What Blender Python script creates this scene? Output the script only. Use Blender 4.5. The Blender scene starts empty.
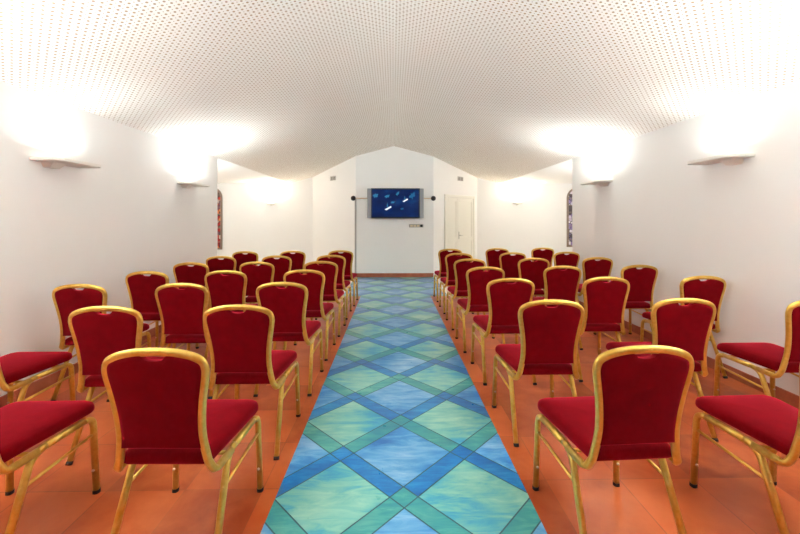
import bpy, bmesh, math, random
from mathutils import Vector, Matrix
random.seed(7)
S = bpy.context.scene
C = S.collection

# ------------------------------------------------------------------ camera numbers
F = 374.0                       # focal length in pixels of an 800 px wide frame
H = 1.45                        # eye height
YAW = math.atan(7 / F)          # looks very slightly right
HOR = 220.0                     # horizon row

def ray(px, py):
    """direction of the sight line through a pixel of the photograph"""
    f = Vector((math.sin(YAW), math.cos(YAW), 0)); r = Vector((math.cos(YAW), -math.sin(YAW), 0))
    return f + r * ((px - 400) / F) + Vector((0, 0, 1)) * ((HOR - py) / F)

def at_z(px, py, z):
    d = ray(px, py); t = (z - H) / d.z
    return Vector((d.x * t, d.y * t, z))

def at_y(px, py, y):
    d = ray(px, py); t = y / d.y
    return Vector((d.x * t, y, H + d.z * t))

# ------------------------------------------------------------------ colours / materials
def lin(r, g, b):
    f = lambda c: ((c / 255 + .055) / 1.055) ** 2.4 if c > 10 else c / 255 / 12.92
    return (f(r), f(g), f(b), 1)

def mat(name, col, rough=.5, metal=0, spec=.5, **kw):
    m = bpy.data.materials.new(name); m.use_nodes = True
    b = m.node_tree.nodes['Principled BSDF']
    b.inputs['Base Color'].default_value = col
    b.inputs['Roughness'].default_value = rough
    b.inputs['Metallic'].default_value = metal
    b.inputs['Specular IOR Level'].default_value = spec
    for k, v in kw.items():
        b.inputs[k.replace('_', ' ')].default_value = v
    return m

class N:
    """small node-tree builder"""
    def __init__(s, m): s.t = m.node_tree; s.b = s.t.nodes['Principled BSDF']
    def n(s, typ, **kw):
        o = s.t.nodes.new(typ)
        for k, v in kw.items(): setattr(o, k, v)
        return o
    def l(s, a, b): s.t.links.new(a, b)
    def coord(s, loc=(0, 0, 0), rot=(0, 0, 0), scale=(1, 1, 1)):
        c = s.n('ShaderNodeTexCoord'); m = s.n('ShaderNodeMapping')
        m.inputs['Location'].default_value = loc; m.inputs['Rotation'].default_value = rot; m.inputs['Scale'].default_value = scale
        s.l(c.outputs['Object'], m.inputs['Vector']); return m.outputs['Vector']
    def noise(s, vec, scale, detail=4, rough=.55, dist=0):
        o = s.n('ShaderNodeTexNoise')
        o.inputs['Scale'].default_value = scale; o.inputs['Detail'].default_value = detail
        o.inputs['Roughness'].default_value = rough; o.inputs['Distortion'].default_value = dist
        s.l(vec, o.inputs['Vector']); return o.outputs['Fac']
    def ramp(s, fac, stops):
        o = s.n('ShaderNodeValToRGB'); e = o.color_ramp.elements
        while len(e) < len(stops): e.new(.5)
        for k, (p, c) in zip(e, stops): k.position = p; k.color = c
        s.l(fac, o.inputs['Fac']); return o.outputs['Color']
    def math(s, op, a, b=None):
        o = s.n('ShaderNodeMath', operation=op)
        for i, v in enumerate((a, b)):
            if v is None: continue
            if isinstance(v, (int, float)): o.inputs[i].default_value = v
            else: s.l(v, o.inputs[i])
        return o.outputs[0]
    def mix(s, fac, a, b, mode='MIX'):
        o = s.n('ShaderNodeMix', data_type='RGBA', blend_type=mode)
        for i, v in ((0, fac), (6, a), (7, b)):
            if isinstance(v, (int, float, tuple)): o.inputs[i].default_value = v
            else: s.l(v, o.inputs[i])
        return o.outputs[2]
    def bump(s, h, strength, dist=.01):
        o = s.n('ShaderNodeBump'); o.inputs['Strength'].default_value = strength; o.inputs['Distance'].default_value = dist
        s.l(h, o.inputs['Height']); s.l(o.outputs['Normal'], s.b.inputs['Normal'])

def paint(name, col, rough=.65):
    m = mat(name, col, rough, spec=.3); g = N(m)
    v = g.coord()
    g.l(g.mix(g.noise(v, 1.3, 3), tuple(c * .97 for c in col[:3]) + (1,), tuple(min(1, c * 1.02) for c in col[:3]) + (1,)), g.b.inputs['Base Color'])
    g.bump(g.noise(v, 90, 3), .06, .002)
    return m

WALL = paint('wall_paint', (.86, .835, .81, 1))
CREAM = paint('cream_paint', (.80, .77, .69, 1), .5)
SCONCE = paint('sconce_plaster', (.80, .76, .70, 1), .5)
LOW_BOUNCE = paint('low_bounce_dark_brown', lin(96, 60, 40), .5)  # unseen rear wall, made dark so less light bounces onto the chair backs
SKIRT = mat('brown_skirting', lin(150, 88, 62), .45)
g = N(SKIRT); g.l(g.ramp(g.noise(g.coord(), 6, 4), [(.3, lin(158, 82, 56)), (.7, lin(186, 110, 80))]), g.b.inputs['Base Color'])

# perforated acoustic plaster board: a checkerboard of larger and smaller holes
CEIL = mat('perforated_board', (.8, .76, .7, 1), .8, spec=.2)
g = N(CEIL)
sep = g.n('ShaderNodeSeparateXYZ'); g.l(g.coord(), sep.inputs[0])
def holes(ox, oy, rad, soft):
    P = .0625
    def cell(o, off):
        a = g.math('ADD', o, 50 * P + off); a = g.math('MODULO', a, P); return g.math('SUBTRACT', a, P / 2)
    x = cell(sep.outputs['X'], ox); y = cell(sep.outputs['Y'], oy)
    d = g.math('SQRT', g.math('ADD', g.math('MULTIPLY', x, x), g.math('MULTIPLY', y, y)))
    r = g.n('ShaderNodeMapRange'); r.inputs['From Min'].default_value = rad - soft; r.inputs['From Max'].default_value = rad + soft
    r.inputs['To Min'].default_value = 1; r.inputs['To Max'].default_value = 0
    g.l(d, r.inputs['Value']); return r.outputs['Result']
big = g.math('MAXIMUM', holes(0, 0, .009, .001), holes(.03125, .03125, .009, .001))
small = g.math('MAXIMUM', holes(.03125, 0, 0.0042, .001), holes(0, .03125, 0.0042, .001))
hm = g.math('MAXIMUM', big, small)
base = g.mix(g.noise(g.coord(), .8, 2), (.84, .795, .735, 1), (.87, .83, .77, 1))
g.l(g.mix(hm, base, lin(170, 142, 112)), g.b.inputs['Base Color'])

def terracotta(name, ox, oy):
    m = mat(name, lin(205, 105, 60), .32, spec=.5); g = N(m)
    br = g.n('ShaderNodeTexBrick', offset=0, squash=1)
    br.inputs['Scale'].default_value = 1; br.inputs['Brick Width'].default_value = .415; br.inputs['Row Height'].default_value = .42
    br.inputs['Mortar Size'].default_value = .0032; br.inputs['Mortar Smooth'].default_value = .2; br.inputs['Bias'].default_value = 0
    br.inputs['Color1'].default_value = lin(132, 42, 14); br.inputs['Color2'].default_value = lin(204, 98, 46)
    br.inputs['Mortar'].default_value = lin(140, 66, 36)
    g.l(g.coord(loc=(-ox + 8.3, -oy + 8.4, 0)), br.inputs['Vector'])
    v = g.coord()
    c = g.mix(g.ramp(g.noise(v, 5, 6, .62, .4), [(.3, (0, 0, 0, 1)), (.72, (.6, .6, .6, 1))]), br.outputs['Color'], lin(212, 120, 70))
    c = g.mix(g.ramp(g.noise(v, 2.1, 3), [(.45, (0, 0, 0, 1)), (.75, (.6, .6, .6, 1))]), c, lin(150, 44, 10))
    g.l(c, g.b.inputs['Base Color'])
    g.l(g.math('ADD', g.math('MULTIPLY', g.noise(v, 7, 4), .22), .22), g.b.inputs['Roughness'])
    g.bump(br.outputs['Fac'], -.25, .004)
    return m
TERR_R = terracotta('terracotta_right', .85, 2.07)
TERR_L = terracotta('terracotta_left', -.70, 2.03)
STONE = paint('pale_stone', (.74, .68, .60, 1), .3)
GROUT = mat('dark_grout', lin(58, 96, 110), .6)

def glaze(name, stops, ang, sc=5.0):
    m = mat(name, (0, .3, .6, 1), .25, spec=.5, Coat_Weight=.6, Coat_Roughness=.2); g = N(m)
    v = g.coord(rot=(0, 0, ang), scale=(.32, 1.4, 1))
    w = g.coord()
    f = g.math('ADD', g.math('MULTIPLY', g.noise(v, sc * 2.2, 7, .68, .8), .52), g.math('MULTIPLY', g.noise(w, 2.1, 3, .5, .4), .48))
    g.l(g.ramp(f, stops), g.b.inputs['Base Color'])
    g.l(g.math('ADD', g.math('MULTIPLY', g.noise(w, 9, 3), .12), .24), g.b.inputs['Roughness'])
    g.bump(g.noise(v, 24, 2), .03, .001)
    return m
T_GREEN = glaze('pale_green_glaze', [(.34, lin(36, 150, 200)), (.43, lin(70, 172, 196)), (.51, lin(118, 194, 186)), (.64, lin(162, 214, 194))], .5)
T_BLUE = glaze('sky_blue_glaze', [(.34, lin(18, 112, 194)), (.44, lin(56, 144, 210)), (.53, lin(104, 172, 220)), (.66, lin(164, 206, 232))], .45)
T_BBAND = glaze('azure_band_glaze', [(.36, lin(0, 98, 180)), (.5, lin(0, 126, 200)), (.64, lin(50, 160, 216))], .6, 6)
T_GBAND = glaze('sea_green_band_glaze', [(.36, lin(34, 138, 160)), (.5, lin(58, 160, 162)), (.64, lin(104, 188, 174))], .6, 6)

def velvet(name, col, col2):
    m = mat(name, col, .85, spec=.06); g = N(m); v = g.coord()
    g.l(g.ramp(g.noise(v, 16, 5), [(.35, col), (.68, col2)]), g.b.inputs['Base Color'])
    g.b.inputs['Sheen Weight'].default_value = 1.0; g.b.inputs['Sheen Roughness'].default_value = .36
    g.b.inputs['Sheen Tint'].default_value = (1, .05, .10, 1)
    g.bump(g.noise(v, 420, 2), .12, .001)
    return m
RED = velvet('red_velvet', lin(106, 0, 8), lin(118, 1, 12))
GOLD = mat('gold_lacquer', lin(220, 178, 80), .34, .7, .5)
g = N(GOLD); g.l(g.ramp(g.noise(g.coord(), 30, 3), [(.3, lin(212, 168, 70)), (.7, lin(230, 192, 100))]), g.b.inputs['Base Color'])
RUBBER = mat('black_rubber', lin(30, 22, 18), .6)
NUB = mat('pale_bumper', lin(225, 205, 170), .4)
BLACK = mat('black_plastic', lin(14, 13, 14), .35)
SILVER = mat('silver_grille', lin(150, 152, 156), .45, .3)
g = N(SILVER); g.bump(g.noise(g.coord(), 300, 1), .2, .001)
STEEL = mat('brushed_steel', lin(190, 186, 178), .35, .8)
BRASS = mat('tan_rod', lin(214, 178, 140), .35, .3)
GREYP = mat('grey_plastic', lin(168, 164, 158), .5)
VENTM = mat('vent_grey', lin(190, 184, 178), .5)
VENTD = mat('vent_dark', lin(120, 112, 106), .7)

def emis(name, col, st=1.0):
    m = mat(name, (0, 0, 0, 1), .25, spec=.3)
    b = m.node_tree.nodes['Principled BSDF']
    b.inputs['Emission Color'].default_value = col; b.inputs['Emission Strength'].default_value = st
    return m
LAMP = emis('halogen_tube', (1, .9, .72, 1), 3)

# ------------------------------------------------------------------ mesh helpers
def link(name, bm, m, parent=None, smooth=False, bevel=0, seg=2):
    me = bpy.data.meshes.new(name); bmesh.ops.recalc_face_normals(bm, faces=bm.faces[:]); bm.to_mesh(me); bm.free()
    for k in (m if isinstance(m, (list, tuple)) else [m]): me.materials.append(k)
    o = bpy.data.objects.new(name, me); C.objects.link(o)
    if parent: o.parent = parent
    if smooth:
        for p in me.polygons: p.use_smooth = True
    if bevel:
        b = o.modifiers.new('bevel', 'BEVEL'); b.width = bevel; b.segments = seg; b.limit_method = 'ANGLE'
    return o

def box(bm, a, b, mi=0):
    (x0, y0, z0), (x1, y1, z1) = a, b
    v = [bm.verts.new(p) for p in ((x0, y0, z0), (x1, y0, z0), (x1, y1, z0), (x0, y1, z0), (x0, y0, z1), (x1, y0, z1), (x1, y1, z1), (x0, y1, z1))]
    for f in ((3, 2, 1, 0), (4, 5, 6, 7), (0, 1, 5, 4), (1, 2, 6, 5), (2, 3, 7, 6), (3, 0, 4, 7)):
        bm.faces.new([v[i] for i in f]).material_index = mi
    return v

def prism(bm, pts, z0, z1, mi=0):
    """extrude an XY outline between z0 and z1"""
    a = [bm.verts.new((x, y, z0)) for x, y in pts]; b = [bm.verts.new((x, y, z1)) for x, y in pts]; n = len(pts)
    bm.faces.new(a[::-1]).material_index = mi; bm.faces.new(b).material_index = mi
    for i in range(n): bm.faces.new((a[i], a[(i + 1) % n], b[(i + 1) % n], b[i])).material_index = mi

def xz_prism(bm, pts, y0, y1, mi=0):
    a = [bm.verts.new((x, y0, z)) for x, z in pts]; b = [bm.verts.new((x, y1, z)) for x, z in pts]; n = len(pts)
    bm.faces.new(a).material_index = mi; bm.faces.new(b[::-1]).material_index = mi
    for i in range(n): bm.faces.new((b[i], b[(i + 1) % n], a[(i + 1) % n], a[i])).material_index = mi

def fillet(pts, rads, n=6):
    pts = [Vector(p) for p in pts]; out = [pts[0]]
    for i in range(1, len(pts) - 1):
        p, q, r = pts[i - 1], pts[i], pts[i + 1]; R = rads[i - 1]
        u, w = (p - q).normalized(), (r - q).normalized()
        k = min(R, (p - q).length * .49, (r - q).length * .49)
        a, b = q + u * k, q + w * k
        for j in range(n + 1):
            t = j / n; out.append(a * (1 - t) ** 2 + q * 2 * t * (1 - t) + b * t * t)
    out.append(pts[-1]); return out

def tube(bm, pts, ru, rv=None, side=(1, 0, 0), sides=10, power=2.6, cap=True):
    """sweep a rounded-square section; ru is measured along `side`, rv across it"""
    rv = rv or ru; pts = [Vector(p) for p in pts]; rings = []; sd = Vector(side)
    for i, p in enumerate(pts):
        t = (pts[min(i + 1, len(pts) - 1)] - pts[max(i - 1, 0)]).normalized()
        u = sd - t * sd.dot(t)
        if u.length < 1e-4: u = t.orthogonal()
        u.normalize(); w = t.cross(u)
        ring = []
        for k in range(sides):
            a = 2 * math.pi * k / sides + math.pi / sides; c, s = math.cos(a), math.sin(a)
            m = (abs(c) ** power + abs(s) ** power) ** (-1 / power)
            ring.append(bm.verts.new(p + u * (c * m * ru) + w * (s * m * rv)))
        rings.append(ring)
    for a, b in zip(rings, rings[1:]):
        for k in range(sides): bm.faces.new((a[k], a[(k + 1) % sides], b[(k + 1) % sides], b[k]))
    if cap: bm.faces.new(rings[0][::-1]); bm.faces.new(rings[-1])

def lathe(bm, prof, n=20, axis='Z', origin=(0, 0, 0)):
    o = Vector(origin); rings = []
    for r, h in prof:
        ring = []
        for k in range(n):
            a = 2 * math.pi * k / n; c, s = r * math.cos(a), r * math.sin(a)
            p = {'Z': (c, s, h), 'Y': (c, h, s), 'X': (h, c, s)}[axis]
            ring.append(bm.verts.new(o + Vector(p)))
        rings.append(ring)
    for a, b in zip(rings, rings[1:]):
        for k in range(n): bm.faces.new((a[k], a[(k + 1) % n], b[(k + 1) % n], b[k]))
    bm.faces.new(rings[0][::-1]); bm.faces.new(rings[-1])

def B(): return bmesh.new()
def thing(name, label, cat, loc=(0, 0, 0), rz=0, group=None):
    o = bpy.data.objects.new(name, None); o.empty_display_size = .2; C.objects.link(o)
    o.location = loc; o.rotation_euler = (0, 0, rz); tag(o, label, cat, group); return o
def tag(o, label, cat, group=None):
    o['label'] = label; o['category'] = cat
    if group: o['group'] = group
def struct(o, label=None, cat=None):
    o['kind'] = 'structure'
    if label: o['label'] = label
    if cat: o['category'] = cat
    return o

# ------------------------------------------------------------------ the room
XL, XR = -3.0, 3.12            # side walls
YR, YE, YB = -4.6, 6.45, 10.9  # rear wall, end of the side walls, far wall of the side niches
YC = 9.5                       # middle panel that carries the television
RX, RZ, WZ = 0.02, 3.33, 2.515 # ridge, wall-top height
CXL, CXR = -.94, 1.03          # edges of the middle panel
SXL, SXR = -2.33, 2.46         # where the splayed panels meet the far wall
AL, AR = -.614, .713           # aisle edges
YX = 7.12                      # the blue tiling spreads over the whole crossing from here
NXL, NXR = -6.0, 6.1

# terracotta floor, with the bed the glazed tiles lie in
bm = B()
box(bm, (XL - .3, YR - .2, -.06), (AL, YX, 0), 0)
box(bm, (AR, YR - .2, -.06), (XR + .3, YX, 0), 1)
box(bm, (AL, YR - .2, -.06), (AR, YX, -.0015), 2)
box(bm, (CXL - .02, YX, -.06), (CXR + .02, YB + .3, -.0015), 2)
box(bm, (NXL - .2, YX, -.06), (CXL - .02, YB + .3, 0), 3)
box(bm, (CXR + .02, YX, -.06), (NXR + .2, YB + .3, 0), 3)
box(bm, (NXL - .2, YE - .4, -.06), (XL - .3, YX, 0), 0)
box(bm, (XR + .3, YE - .4, -.06), (NXR + .2, YX, 0), 1)
struct(link('floor', bm, [TERR_L, TERR_R, GROUT, STONE]), 'terracotta tiled floor under the red chairs', 'floor')

# glazed tiles: rotated squares with bands between them, cut to the aisle
PER, BAND, GAP, LX, LY = .749, .105, .0035, .057, 1.957
def aisle_tiles(bm, x0, x1, y0, y1):
    s = PER / math.sqrt(2); b = BAND; q = math.sqrt(.5); m = GAP
    t = B()
    # the small diamond at (LX, LY) is the corner between bands; u runs right-up, v runs left-up
    def P(u, v): return (LX + (u - v) * q, LY + (u + v) * q, 0)
    def quad(u0, u1, v0, v1, mi):
        vs = [t.verts.new(P(*p)) for p in ((u0 + m, v0 + m), (u1 - m, v0 + m), (u1 - m, v1 - m), (u0 + m, v1 - m))]
        t.faces.new(vs).material_index = mi
    R = int(max(abs(x0), abs(x1), abs(y0), abs(y1)) * 1.6 / s) + 4
    h = b / 2
    for i in range(-R, R):
        for j in range(-R, R):
            cx = LX + (i - j) * PER / 2; cy = LY + (i + j) * PER / 2 + PER / 2
            if cx < x0 - 1 or cx > x1 + 1 or cy < y0 - 1 or cy > y1 + 1: continue
            green = (i - j) % 2
            quad(i * s + h, (i + 1) * s - h, j * s + h, (j + 1) * s - h, 0 if green else 1)
            k = 2 if green else 3
            quad((i + 1) * s - h, (i + 1) * s + h, j * s + h, (j + 1) * s - h, k)          # right-up band
            quad(i * s + h, (i + 1) * s - h, (j + 1) * s - h, (j + 1) * s + h, k)          # left-up band
            quad((i + 1) * s - h, (i + 1) * s + h, (j + 1) * s - h, (j + 1) * s + h, 2 if green else 3)
    for co, no in (((x0, 0, 0), (-1, 0, 0)), ((x1, 0, 0), (1, 0, 0)), ((0, y0, 0), (0, -1, 0)), ((0, y1, 0), (0, 1, 0))):
        bmesh.ops.bisect_plane(t, geom=t.verts[:] + t.edges[:] + t.faces[:], plane_co=co, plane_no=no, clear_outer=True)
    me = bpy.data.meshes.new('tmp'); t.to_mesh(me); t.free(); bm.from_mesh(me); bpy.data.meshes.remove(me)
bm = B()
aisle_tiles(bm, AL, AR, YR, YX)
aisle_tiles(bm, CXL - .02, CXR + .02, YX, YC)
struct(link('floor_aisle', bm, [T_GREEN, T_BLUE, T_BBAND, T_GBAND]), 'blue and green glazed tile aisle down the middle of the room', 'floor')

# walls
def wall(name, *boxes):
    bm = B()
    for a, b in boxes: box(bm, a, b)
    return struct(link(name, bm, WALL))
wall('wall_left', ((XL - .3, YR - .2, 0), (XL, YE, WZ + .25)), ((NXL - .2, YE - .25, 0), (XL - .3, YE, WZ + .25)), ((NXL - .2, YE, 0), (NXL, YB, WZ + .1)))
wall('wall_right', ((XR, YR - .2, 0), (XR + .3, YE, WZ + .25)), ((XR + .3, YE - .25, 0), (NXR + .2, YE, WZ + .25)), ((NXR, YE, 0), (NXR + .2, YB, WZ + .1)))
bm = B(); xz_prism(bm, [(XL - .3, 0), (XR + .3, 0), (XR + .3, 3.6), (XL - .3, 3.6)], YR - .2, YR); struct(link('wall_rear', bm, LOW_BOUNCE))
bm = B(); xz_prism(bm, [(NXL - .2, 0), (NXR + .2, 0), (NXR + .2, 2.9), (2.6, 3.4), (-2.5, 3.4), (NXL - .2, 2.9)], YB, YB + .25)
struct(link('wall_back', bm, WALL))
bm = B(); prism(bm, [(CXL, YC), (CXR, YC), (SXR, YB), (SXL, YB)], 0, 3.55)
struct(link('wall_center', bm, WALL), 'pale projecting wall panel with splayed sides behind the television', 'wall')

# ceilings
bm = B()
T = .06
sl = (RZ - WZ) / (RX - XL); sr = (RZ - WZ) / (XR - RX)
for (xa, za, xb, zb) in ((XL, WZ, RX, RZ), (RX, RZ, XR, WZ)):
    xz_prism(bm, [(xa, za), (xb, zb), (xb, zb + T), (xa, za + T)], YR - .2, YB + .2)
struct(link('ceiling', bm, CEIL), 'low pitched white ceiling of perforated acoustic boards', 'ceiling')
bm = B(); box(bm, (NXL - .2, YE - .01, WZ), (XL, YB + .2, WZ + .06)); struct(link('ceiling_left', bm, WALL))
bm = B(); box(bm, (XR, YE - .01, WZ), (NXR + .2, YB + .2, WZ + .06)); struct(link('ceiling_right', bm, WALL))

# skirting
def board(name, p, q, h=.1, t=.015, inside=1):
    """skirting along a wall foot from p to q; the room lies to the left of p->q"""
    p, q = Vector(p), Vector(q); d = (q - p).normalized(); n = Vector((-d.y, d.x))
    bm = B(); prism(bm, [tuple(p), tuple(q), tuple(q + n * t), tuple(p + n * t)], 0, h)
    return struct(link(name, bm, SKIRT, bevel=.003))
board('baseboard_left', (XL, YE), (XL, YR))
board('baseboard_right', (XR, YR), (XR, YE))
board('baseboard_center', (CXR, YC), (CXL, YC))

# ------------------------------------------------------------------ splayed panel fittings
def splay(side):
    a = Vector((CXL, YC, 0)) if side < 0 else Vector((CXR, YC, 0))
    b = Vector((SXL, YB, 0)) if side < 0 else Vector((SXR, YB, 0))
    d = (b - a).normalized()
    n = Vector((d.y, -d.x, 0))
    if n.y > 0: n = -n
    return a, d, n
def on_splay(side, px, py):
    a, d, n = splay(side); r = ray(px, py); o = Vector((0, 0, H))
    t = (a - o).dot(n) / r.dot(n); return o + r * t
def frame_of(side):
    """matrix whose local X runs right along the panel as seen, Y goes into the wall, Z is up"""
    a, d, n = splay(side); y = -n; z = Vector((0, 0, 1)); x = y.cross(z)
    return x, y, math.atan2(x.y, x.x)
board('baseboard_splay_left', tuple(splay(-1)[0].xy), (SXL, YB))
a_, d_, n_ = splay(1)
board('baseboard_splay_right', (SXR, YB), tuple((a_ + d_ * 1.80).xy))

def vent(side, px, py, label):
    p = on_splay(side, px, py); x, y, rz = frame_of(side)
    t = thing('air_vent', label, 'vent', tuple(p), rz, 'air vents high on the splayed panels')
    bm = B(); w, h = .125, .06
    for a, b in (((-w, -.012, -h), (w, 0, -h + .014)), ((-w, -.012, h - .014), (w, 0, h)), ((-w, -.012, -h + .014), (-w + .014, 0, h - .014)), ((w - .014, -.012, -h + .014), (w, 0, h - .014)), ((-.007, -.012, -h + .014), (.007, 0, h - .014))):
        box(bm, a, b)
    link('vent_frame', bm, VENTM, t)
    bm = B(); box(bm, (-w + .014, -.004, -h + .014), (w - .014, 0, h - .014)); link('vent_backing', bm, VENTD, t)
    bm = B()
    for k in range(5):
        z = -h + .026 + k * .018
        for x0, x1 in ((-w + .014, -.007), (.007, w - .014)): box(bm, (x0, -.010, z), (x1, -.004, z + .006))
    link('vent_louvres', bm, VENTM, t)
vent(-1, 333.2, 178.3, 'small grey air vent high on the left splayed wall panel')
vent(1, 460.3, 178.8, 'small grey air vent above the cream double door')

# double door on the right splay
pl, pr = on_splay(1, 444.2, 250), on_splay(1, 474, 250)
x, y, rz = frame_of(1)
pc = (pl + pr) / 2; W = (pr - pl).length; DH = 2.13
door = thing('door_1', 'cream panelled double door in the right splayed wall panel', 'door', (pc.x, pc.y, 0), rz); door['kind'] = 'structure'
bm = B(); f = .075
box(bm, (-W / 2, -.035, 0), (-W / 2 + f, 0, DH)); box(bm, (W / 2 - f, -.035, 0), (W / 2, 0, DH)); box(bm, (-W / 2 + f, -.035, DH - f), (W / 2 - f, 0, DH))
link('door_frame', bm, CREAM, door, bevel=.006)
mid = -W / 2 + f + (W - 2 * f) * .40
for x0, x1, hand in ((-W / 2 + f + .004, mid - .003, 0), (mid + .003, W / 2 - f - .004, 1)):
    bm = B(); D0 = -.022
    st = .085 if hand else .07
    box(bm, (x0, D0, .006), (x0 + st, 0, DH - f - .004)); box(bm, (x1 - st, D0, .006), (x1, 0, DH - f - .004))
    for z0, z1 in ((.006, .16), (.86, .98), (DH - f - .10, DH - f - .004)): box(bm, (x0 + st, D0, z0), (x1 - st, 0, z1))
    for z0, z1 in ((.16, .86), (.98, DH - f - .10)): box(bm, (x0 + st, D0 + .012, z0), (x1 - st, 0, z1))
    lf = link('door_leaf', bm, CREAM, door, bevel=.004)
    if hand:
        bm = B(); hx = x0 + .045
        box(bm, (hx - .02, D0 - .006, .93), (hx + .02, D0, 1.13)); pl_ = link('escutcheon', bm, STEEL, lf, bevel=.003)
        bm = B(); tube(bm, fillet([(hx, D0 - .004, 1.03), (hx, D0 - .055, 1.03), (hx + .12, D0 - .055, 1.03)], [.02]), .010, side=(0, 0, 1), sides=10, power=2)
        link('door_handle', bm, STEEL, lf, smooth=True)

# ------------------------------------------------------------------ stained glass windows in the side niches
def leaded(name, cx, w, z0, zs, side, flip):
    root = bpy.data.objects.new(name, None); C.objects.link(root); root.location = (cx, YB, 0)
    struct(root, f'arched stained glass window half hidden by the end of the {side} wall', 'window')
    def arch(wd, za, zb, n=14):
        r = wd / 2
        return [(-r, za), (r, za)] + [(r * math.cos(math.pi * k / n), zb + r * math.sin(math.pi * k / n)) for k in range(n + 1)]
    out, inn = arch(w, z0, zs), arch(w - .09, z0 + .045, zs)
    bm = B(); n = len(out)
    A = [[bm.verts.new((x, yy, z)) for x, z in pts] for pts in (out, inn) for yy in (-.04, 0)]
    for i in range(n):
        j = (i + 1) % n
        bm.faces.new((A[0][i], A[0][j], A[2][j], A[2][i])); bm.faces.new((A[1][i], A[1][j], A[0][j], A[0][i])); bm.faces.new((A[2][i], A[2][j], A[3][j], A[3][i]))
    bm.faces.ensure_lookup_table()
    link('window_frame', bm, LEAD_FRAME, root)
    bm = B(); xz_prism(bm, arch(w - .088, z0 + .046, zs), -.012, -.002); link('stained_glass', bm, GLASS_L if flip else GLASS_R, root)
    bm = B(); ww = (w - .09) / 2
    z = z0 + .22
    while z < zs + .1:
        box(bm, (-ww, -.02, z - .008), (ww, -.012, z + .008)); z += .2
    box(bm, (-.007, -.02, z0 + .045), (.007, -.012, zs + w / 2 - .05))
    link('lead_bars', bm, LEAD_FRAME, root)
LEAD_FRAME = mat('dark_lead', lin(140, 118, 104), .5, .2)
def stained(name, cols):
    m = mat(name, (1, 0, 0, 1), .2); g = N(m)
    v = g.n('ShaderNodeTexVoronoi'); v.inputs['Scale'].default_value = 9; g.l(g.coord(), v.inputs['Vector'])
    s_ = g.n('ShaderNodeSeparateColor'); g.l(v.outputs['Color'], s_.inputs[0])
    o = g.n('ShaderNodeValToRGB'); o.color_ramp.interpolation = 'CONSTANT'; e = o.color_ramp.elements
    while len(e) < len(cols): e.new(.5)
    for k, c in enumerate(cols): e[k].position = k / len(cols); e[k].color = c
    g.l(s_.outputs[0], o.inputs['Fac'])
    v2 = g.n('ShaderNodeTexVoronoi', feature='DISTANCE_TO_EDGE'); v2.inputs['Scale'].default_value = 9; g.l(g.coord(), v2.inputs['Vector'])
    edge = g.math('LESS_THAN', v2.outputs['Distance'], .05)
    g.l(g.mix(edge, o.outputs['Color'], lin(50, 42, 40)), g.b.inputs['Base Color'])
    return m
GLASS_L = stained('red_stained_glass', [lin(200, 60, 40), lin(226, 130, 80), lin(120, 70, 90), lin(232, 200, 190), lin(170, 40, 40), lin(110, 90, 80)])
GLASS_R = stained('violet_stained_glass', [lin(210, 196, 220), lin(120, 110, 140), lin(90, 78, 84), lin(236, 226, 236), lin(150, 130, 180)])
wl = at_y(222.5, 200, YB).x; wr = at_y(566.6, 200, YB).x
leaded('window_1', wl - .30, .60, .60, 2.10, 'left', True)
leaded('window_2', wr + .30, .60, .66, 2.10, 'right', False)

# ------------------------------------------------------------------ television on the middle panel
ptl, pbr = at_y(367.2, 188.2, YC - .17), at_y(423.8, 218.2, YC - .17)
tw, th = pbr.x - ptl.x, ptl.z - pbr.z; tcx, tcz = (ptl.x + pbr.x) / 2, (ptl.z + pbr.z) / 2
tv = thing('television', 'wide flat television with silver side speakers showing a dark blue picture', 'television', (tcx, YC, tcz))
sp = .10; ydep = -.17
bm = B(); box(bm, (-tw / 2 + sp, ydep, -th / 2), (tw / 2 - sp, ydep + .085, th / 2)); link('casing', bm, BLACK, tv, bevel=.006)
for s in (-1, 1):
    bm = B(); x0 = s * (tw / 2 - sp); x1 = s * tw / 2
    box(bm, (min(x0, x1), ydep + .008, -th / 2 + .004), (max(x0, x1), ydep + .075, th / 2 - .004)); link('side_speaker', bm, SILVER, tv, bevel=.008)
bm = B(); box(bm, (-.22, ydep + .085, -.26), (.22, -.002, .06)); link('wall_bracket', bm, BLACK, tv)
# picture: deep blue water, teal patches, two small pale boats
NAVY = mat('screen_navy', (0, 0, 0, 1), .3, spec=.2); g = N(NAVY)
col = g.ramp(g.noise(g.coord(scale=(1, 1, 2)), 3.2, 4), [(.35, lin(3, 26, 78)), (.55, lin(6, 42, 104)), (.75, lin(14, 78, 140))])
g.l(col, g.b.inputs['Emission Color']); g.b.inputs['Emission Strength'].default_value = .19
TEAL = emis('screen_teal', lin(52, 132, 176), .19); AQUA = emis('screen_aqua', lin(24, 104, 156), .19); PALE = emis('screen_pale', lin(226, 236, 246), .3)
bm = B(); bz = .03; ys = ydep - .002
sw, sh = tw / 2 - sp - .025, th / 2 - .035
box(bm, (-sw, ys, -sh), (sw, ydep + .004, sh), 0)
def poly(pts, mi, dy):
    """flat patch on the picture, in photograph pixels"""
    vs = []
    for px, py in pts:
        q = at_y(px, py, YC + ydep); vs.append(bm.verts.new((q.x - tcx, ys - dy, q.z - tcz)))
    bm.faces.new(vs).material_index = mi
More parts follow.
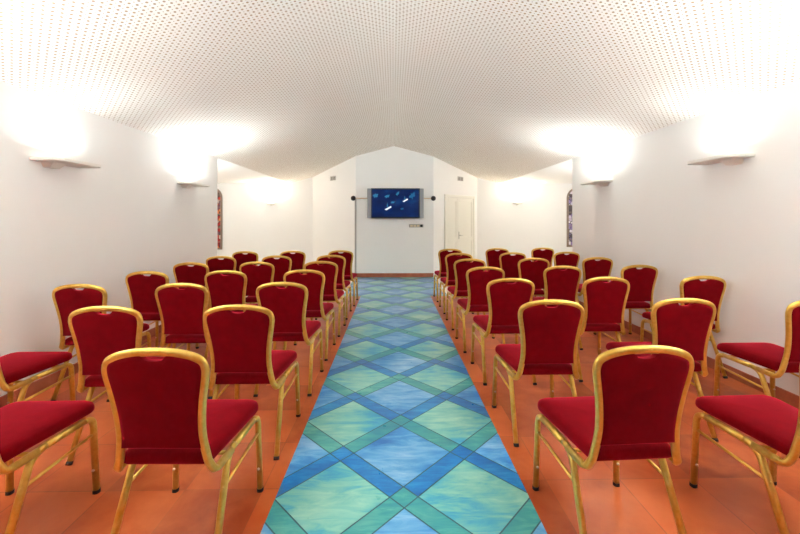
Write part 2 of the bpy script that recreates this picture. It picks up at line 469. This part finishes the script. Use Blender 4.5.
def blob(cx, cy, rx, ry, mi, dy, n=28, rot=0):
    k = random.random() * 6
    pts = []
    for i in range(n):
        a = 2 * math.pi * i / n; r = .85 + .22 * math.sin(2 * a + k) + .22 * math.sin(5 * a + 2 * k) + .16 * math.sin(7 * a + 3 * k)
        x_, y_ = rx * r * math.cos(a), ry * r * math.sin(a)
        pts.append((cx + x_ * math.cos(rot) - y_ * math.sin(rot), cy + x_ * math.sin(rot) + y_ * math.cos(rot)))
    poly(pts, mi, dy)
blob(375.6, 195.6, 2.3, 2.5, 1, .0006); blob(387.2, 196.3, 2.3, 1.9, 1, .0006, rot=-.5); blob(397.6, 193.6, 1.5, 2.0, 1, .0006, rot=.4)
blob(392.8, 202.3, 1.9, 1.4, 1, .0006, rot=-.4); blob(412.3, 195.6, 3.2, 3.1, 2, .0006); blob(402, 208.8, 1.4, 1.2, 2, .0006)
for cx, cy, k in ((388.2, 208.0, 1.15), (405.4, 200.2, .9)):
    poly([(cx - 3.2 * k, cy + 1.2 * k), (cx + 2.4 * k, cy - 1.8 * k), (cx + 2.9 * k, cy - .6 * k), (cx - 1.6 * k, cy + 2.0 * k)], 3, .0012)
    poly([(cx - 1.3 * k, cy - .6 * k), (cx - .9 * k, cy - 5.2 * k), (cx + .2 * k, cy - 1.3 * k)], 1, .0010)
link('screen', bm, [NAVY, TEAL, AQUA, PALE], tv)

# curtain rod behind the television
p1, p2 = at_y(353.3, 198.9, YC - .05), at_y(433.4, 197.7, YC - .05)
zr = (p1.z + p2.z) / 2
rod = thing('curtain_rod', 'thin tan wall rod with round black end knobs behind the television', 'rod', ((p1.x + p2.x) / 2, YC - .05, zr))
hl = (p2.x - p1.x) / 2
bm = B(); tube(bm, [(-hl, 0, 0), (hl, 0, 0)], .011, side=(0, 0, 1), sides=10, power=2); link('rod', bm, BRASS, rod, smooth=True)
for s in (-1, 1):
    bm = B(); R = .064
    lathe(bm, [(R * math.sin(math.pi * k / 12) + .0004, -R * math.cos(math.pi * k / 12)) for k in range(13)], 20, 'X', (s * hl, 0, 0))
    link('finial', bm, BLACK, rod, smooth=True)
    bm = B(); tube(bm, [(s * (hl - .13), 0, 0), (s * (hl - .13), .05, 0)], .012, side=(1, 0, 0), sides=8, power=2); link('rod_bracket', bm, BRASS, rod, smooth=True)

# slim grey conduit on the left edge of the middle panel
q = at_y(354.4, 230, YC)
bm = B(); box(bm, (-.022, -.02, .1), (.022, 0, zr - .02)); o = link('wall_conduit', bm, GREYP, bevel=.004); o.location = (q.x + .03, YC, 0)
tag(o, 'slim grey vertical cable conduit under the left black rod knob', 'conduit')

# socket strip under the television
q1, q2 = at_y(409, 225.8, YC), at_y(423.3, 225.8, YC)
sock = thing('socket_strip', 'small grey wall socket strip with a black plug below the television', 'socket', ((q1.x + q2.x) / 2, YC, q1.z))
w = (q2.x - q1.x) / 2
bm = B(); box(bm, (-w, -.012, -.04), (w, 0, .04)); link('plate', bm, GREYP, sock, bevel=.004)
bm = B()
for k in range(3): box(bm, (-w + .03 + k * .085, -.016, -.024), (-w + .095 + k * .085, -.012, .024))
link('socket_insert', bm, NUB, sock, bevel=.002)
bm = B(); lathe(bm, [(.034, 0), (.034, -.03), (.026, -.045), (.010, -.05)], 16, 'Y', (w - .05, -.012, 0)); link('plug', bm, BLACK, sock)

# ------------------------------------------------------------------ wall sconces
def sconce(loc, rz, label, length=.50, depth=.24, power=60, group='wing shaped wall sconces', mount=-.08, tint=(.84, .97, 1)):
    """local X runs along the wall, -Y points into the room"""
    t = thing('wall_sconce', label, 'wall lamp', loc, rz, group)  # name shared by the visible sconces and the added fill lamps
    L = length / 2
    bm = B()   # shallow tray with a lifted rim
    pts = [(-L, 0), (-L, -depth * .82), (-L + .05, -depth), (L - .05, -depth), (L, -depth * .82), (L, 0)]
    prism(bm, pts, 0, .028)
    link('shade', bm, SCONCE, t, bevel=.006)
    bm = B(); hw = .07 * length / .5
    vs = []
    lo = [(mount - hw * .7, 0, -.045), (mount + hw * .7, 0, -.045), (mount + hw * .7, -.06, -.045), (mount - hw * .7, -.06, -.045)]
    hi = [(mount - hw, 0, 0), (mount + hw, 0, 0), (mount + hw, -.11, 0), (mount - hw, -.11, 0)]
    a = [bm.verts.new(p) for p in lo]; b = [bm.verts.new(p) for p in hi]
    bm.faces.new(a[::-1]); bm.faces.new(b)
    for i in range(4): bm.faces.new((a[i], a[(i + 1) % 4], b[(i + 1) % 4], b[i]))
    link('mount', bm, SCONCE, t, bevel=.005)
    bm = B(); tube(bm, [(-.06, -.11, .032), (.06, -.11, .032)], .007, side=(0, 0, 1), sides=10, power=2)
    link('lamp_tube', bm, LAMP, t, smooth=True)
    ld = bpy.data.lights.new('sconce_glow', 'AREA'); ld.energy = power; ld.shape = 'RECTANGLE'; ld.size = length * .6; ld.size_y = .15; ld.color = tint
    lo_ = bpy.data.objects.new('sconce_glow', ld); C.objects.link(lo_); lo_.parent = t; lo_.location = (0, -depth * .48, .05)
    lo_.rotation_euler = (math.pi + math.radians(TILT_L), 0, 0)
    return t
HP = math.pi / 2
TILT_L = 26
# on the left wall -Y local must point to +X: rotate +90 deg ; local X then runs to +Y
PW, PF, PN = 8.0, 1.5, 6.5
# unseen sconces added on both walls behind the camera to brighten the room
for y_, pw_ in ((1.4, 35), (-.6, 14)):
    for x_, rz_, nm_ in ((XL, HP, 'left'), (XR, -HP, 'right')):
        sconce((x_, y_ + (.1 if x_ > 0 else 0), 1.965), rz_, 'added unseen fill sconce on the %s wall behind the camera, lamp at %.1f m' % (nm_, y_), power=pw_, mount=-.08 if x_ < 0 else .08)
sconce((XL, 3.39, 1.945), HP, 'large wing shaped wall sconce on left wall nearest the camera', power=PF)
sconce((XL, 5.50, 1.95), HP, 'wing shaped wall sconce near the far end of the left wall', power=PW)
sconce((XR, 3.41, 1.995), -HP, 'large wing shaped wall sconce on right wall nearest the camera', power=PF, mount=.08)
sconce((XR, 5.50, 1.99), -HP, 'wing shaped wall sconce near the far end of the right wall', power=PW, mount=.08)
pn = at_y(272, 204, YB)
sconce((pn.x, YB, 1.90), 0, 'small wall sconce on the far wall of the left niche', .26, .2, PN, mount=0, tint=(1, .87, .69))
pn = at_y(517, 202.5, YB)
sconce((pn.x, YB, 1.93), 0, 'small wall sconce on the far wall of the right niche', .26, .2, PN, mount=0, tint=(1, .87, .69))

# unseen fill sconces added on the near niche walls to brighten the far end
for x_, nm_ in ((-4.3, 'left'), (4.4, 'right')):
    sconce((x_, YE, 1.93), math.pi, 'added fill sconce on the near wall of the %s niche, hidden round the corner' % nm_, .46, .24, 20, mount=0)

# ------------------------------------------------------------------ chairs
TILT = .135
def yb(z): return -(z - .40) * TILT
def half_outline():
    """centre line of the back frame, right half, from the foot of the upright to the middle of the top: (x, z)"""
    return [(.194, .41), (.183, .455), (.172, .52), (.166, .58), (.168, .65), (.176, .72), (.186, .78), (.1945, .83), (.1955, .860), (.186, .887), (.160, .905), (.12, .917), (.066, .9255), (0, .929)]
def spline(pts, n=5):
    P = [Vector(p) for p in pts]; out = []
    for i in range(len(P) - 1):
        a, b, c, d = P[max(i - 1, 0)], P[i], P[i + 1], P[min(i + 2, len(P) - 1)]
        for k in range(n):
            t = k / n
            out.append(.5 * ((2 * b) + (c - a) * t + (2 * a - 5 * b + 4 * c - d) * t * t + (3 * b - a - 3 * c + d) * t ** 3))
    out.append(P[-1]); return out

def make_chair():
    t = thing('banquet_chair', '', 'chair')
    half = spline([Vector((x, 0, z)) for x, z in half_outline()], 4)
    # ---- back frame: one bent tube, its feet curling forward under the seat
    path = []
    for p in half: path.append(Vector((p.x, yb(p.z), p.z)))
    foot = fillet([(.212, .14, .412), (.204, .004, .408), path[4]], [.05], 6)
    right = foot + path[5:]
    left = [Vector((-p.x, p.y, p.z)) for p in right[::-1]][1:]
    bm = B(); tube(bm, right + left, .012, .0168, side=(0, 1, 0), sides=12, power=2.8)
    link('back_frame', bm, GOLD, t, smooth=True)
    # ---- upholstered back
    inner = [Vector((p.x - .010 if p.x > .02 else p.x, 0, p.z)) for p in half if p.z >= .508]
    # pull the top edge down by the tube, with a hand hole in the middle
    edge = []
    for p in inner:
        x, z = p.x, p.z
        if z > .90: z -= .009
        elif z > .87: z -= .009 * (z - .87) / .03
        edge.append((x, z))
    edge = [(x, z) for x, z in edge if x > .062]
    edge += [(.052, .9155), (.044, .906), (.034, .8965), (.018, .893), (0, .892)]
    outline = edge + [(-x, z) for x, z in edge[::-1][1:]]
    bm = B()
    def ring(y0): return [bm.verts.new((x, yb(z) + y0, z)) for x, z in outline]
    r0, r1 = ring(-.011), ring(.013); n = len(outline)
    fb = bm.faces.new(r0[::-1]); ff = bm.faces.new(r1)
    for i in range(n): bm.faces.new((r0[i], r0[(i + 1) % n], r1[(i + 1) % n], r1[i]))
    bmesh.ops.recalc_face_normals(bm, faces=bm.faces[:])
    for f, steps in ((fb, ((.006, .003), (.012, .002))), (ff, ((.008, .007), (.016, .006), (.02, .003)))):
        for th_, dp in steps:
            bmesh.ops.inset_region(bm, faces=[f], thickness=th_, depth=dp, use_even_offset=False)
    link('backrest', bm, RED, t, smooth=False)
    o = t.children[-1]
    for p in o.data.polygons: p.use_smooth = True
    m_ = o.modifiers.new('split', 'EDGE_SPLIT'); m_.split_angle = math.radians(50)
    # ---- seat cushion: rounded trapezoid, domed
    def seat_out(k, front, back, hw_f, hw_b, n=7):
        pts = []; r = .055
        cs = [(hw_b, back, .03), (hw_f, front, .065), (-hw_f, front, .065), (-hw_b, back, .03)]
        m = len(cs)
        for i in range(m):
            q = Vector(cs[i][:2]); p = Vector(cs[i - 1][:2]); s_ = Vector(cs[(i + 1) % m][:2]); R = cs[i][2]
            a = q + (p - q).normalized() * R; b = q + (s_ - q).normalized() * R
            for j in range(n + 1):
                u = j / n; pts.append(a * (1 - u) ** 2 + q * 2 * u * (1 - u) + b * u * u)
        cx = Vector((0, (front + back) / 2))
        return [cx + (p - cx) * k for p in pts]
    bm = B(); rings = []
    for k, z in ((.93, .434), (.975, .436), (.995, .442), (1.0, .452), (.995, .466), (.975, .478), (.93, .487), (.84, .493), (.65, .498), (.4, .501), (.15, .502)):
        rings.append([bm.verts.new((p.x, p.y, z)) for p in seat_out(k, 0.475, -.004, .229, .184)])
    n = len(rings[0])
    for a, b in zip(rings, rings[1:]):
        for i in range(n): bm.faces.new((a[i], a[(i + 1) % n], b[(i + 1) % n], b[i]))
    bm.faces.new(rings[0][::-1]); bm.faces.new(rings[-1])
    link('seat', bm, RED, t, smooth=True)
    # ---- side frames
    for s in (-1, 1):
        ff_, fr = Vector((s * .226, .452, .014)), Vector((s * .220, -.045, .014))
        tf, tr = Vector((s * .217, .440, .412)), Vector((s * .206, .12, .414))
        full = fillet([ff_, tf, tr, fr], [.055, .06], 7)
        i1, i2 = 8, len(full) - 9              # ends of the two bends
        for seg, nm, k in ((full[:i1 + 1], 'leg', 'front'), (full[i1:i2 + 1], 'seat_rail', ''), (full[i2:], 'leg', 'rear')):
            bm = B(); tube(bm, seg, .0145, .0145, side=(1, 0, 0), sides=10, power=3.2)
            part = link(nm, bm, GOLD, t, smooth=True)
            if nm == 'leg':
                fx = seg[0] if k == 'front' else seg[-1]; nx = seg[1] if k == 'front' else seg[-2]
                d = (nx - fx).normalized(); bot = fx - d * (fx.z / d.z)
                bm = B(); tube(bm, [bot, fx + d * .004], .0162, .0162, side=(1, 0, 0), sides=10, power=3)
                link('foot_cap', bm, RUBBER, part, smooth=True)
                if k == 'front':
                    c = fx + d * .115
                    bm = B(); lathe(bm, [(.007, -.004), (.007, .003), (.004, .007), (.001, .008)], 10, 'Y', (c.x, c.y - .0155, c.z)); 
                    for v in bm.verts: v.co.y = 2 * (c.y - .0155) - v.co.y
                    link('bumper', bm, NUB, part, smooth=True)
        # slim stacking bar below the rail
        bm = B(); tube(bm, [(s * .2195, .443, .318), (s * .2125, .055, .296)], .0075, side=(1, 0, 0), sides=8, power=2)
        link('stretcher', bm, GOLD, t, smooth=True)
    bm = B(); tube(bm, [(-.217, .437, .388), (.217, .437, .388)], .009, side=(0, 0, 1), sides=8, power=2.4); link('crossbar', bm, GOLD, t, smooth=True)
    bm = B(); tube(bm, [(-.206, .13, .405), (.206, .13, .405)], .009, side=(0, 0, 1), sides=8, power=2.4); link('crossbar', bm, GOLD, t, smooth=True)
    return t

chair0 = make_chair()
def dup(root):
    r = root.copy(); C.objects.link(r)
    for ch in list(root.children):
        c = ch.copy(); C.objects.link(c); c.parent = r
        for g_ in list(ch.children):
            d = g_.copy(); C.objects.link(d); d.parent = c
    return r

TOP = .9445
ROW = {1: 'row nearest the camera', 2: 'second row from the camera', 3: 'third row from the camera', 4: 'fourth row from the camera',
       5: 'fifth row from the camera', 6: 'second-last row', 7: 'last row before television wall'}
# top-of-back pixel row for each side and row, then the pixel column of every chair back in it (aisle outward; None: from the spacing)
LEFT = {1: (348.0, [154, None]), 2: (304.6, [238, 104, None]), 3: (282.0, [281.7, 181, 78.5]), 4: (269.5, [304, 225.3, 146.5]),
        5: (261.0, [320.7, 256.6, 190.5]), 6: (254.9, [331, 276.5, 220.7]), 7: (250.2, [340.7, 292.6, 245])}
RIGHT = {1: (345.5, [645, None]), 2: (299.6, [552, 685, None]), 3: (278.0, [511, 607, 704]), 4: (266.6, [485.7, 563, 640]),
         5: (258.6, [470, 534, 598]), 6: (252.9, [459, 513, 567]), 7: (248.7, [450.3, 497.5, 543])}
TURN = {(1, 1, 0): .045, (-1, 1, 0): -.015, (1, 1, 1): .03, (-1, 2, 1): .02}   # chairs standing slightly askew
first = True
for side, rows, sname in ((-1, LEFT, 'left'), (1, RIGHT, 'right')):
    for rn, (ty, cols) in rows.items():
        prev = None
        for ci, px in enumerate(cols):
            tc = ty if px is None else ty + (ty - HOR) * ci * (-.02 if side > 0 else .016)      # the rows run slightly askew
            Y = at_z(cols[0] if px is None else px, tc, TOP).y
            if px is None: X = prev + side * .86
            else: d = ray(px, tc); X = d.x * Y / d.y
            prev = X
            ch = chair0 if first else dup(chair0); first = False
            ch.location = (X, Y + .0735, 0)
            ch.rotation_euler.z = TURN.get((side, rn, ci), 0)
            if ci == 0: where = 'at the aisle'
            elif ci == 2: where = f'by the {sname} wall'
            elif rn == 1: where = 'cut by the frame edge'
            else: where = 'middle of three'
            tag(ch, f'red banquet chair {sname} of blue aisle, {ROW[rn]}, {where}', 'chair', 'red banquet chairs in rows beside the aisle')

# ------------------------------------------------------------------ camera, world, view
cam = bpy.data.cameras.new('camera'); co = bpy.data.objects.new('camera', cam); C.objects.link(co)
cam.sensor_width = 36; cam.lens = 36 * F / 800; cam.shift_y = -(267 - HOR) / 800; cam.clip_start = .02
co.location = (0, 0, H); co.rotation_euler = (math.pi / 2, 0, -YAW)
S.camera = co
w = bpy.data.worlds.new('world'); S.world = w; w.use_nodes = True
w.node_tree.nodes['Background'].inputs[0].default_value = (.8, .85, 1, 1); w.node_tree.nodes['Background'].inputs[1].default_value = .3
vs = S.view_settings
vs.view_transform = 'Standard'; vs.look = 'None'; vs.gamma = 1; vs.exposure = 2.05; vs.use_curve_mapping = False
S.cycles.max_bounces = 12; S.cycles.diffuse_bounces = 8
S.cycles.use_denoising = True
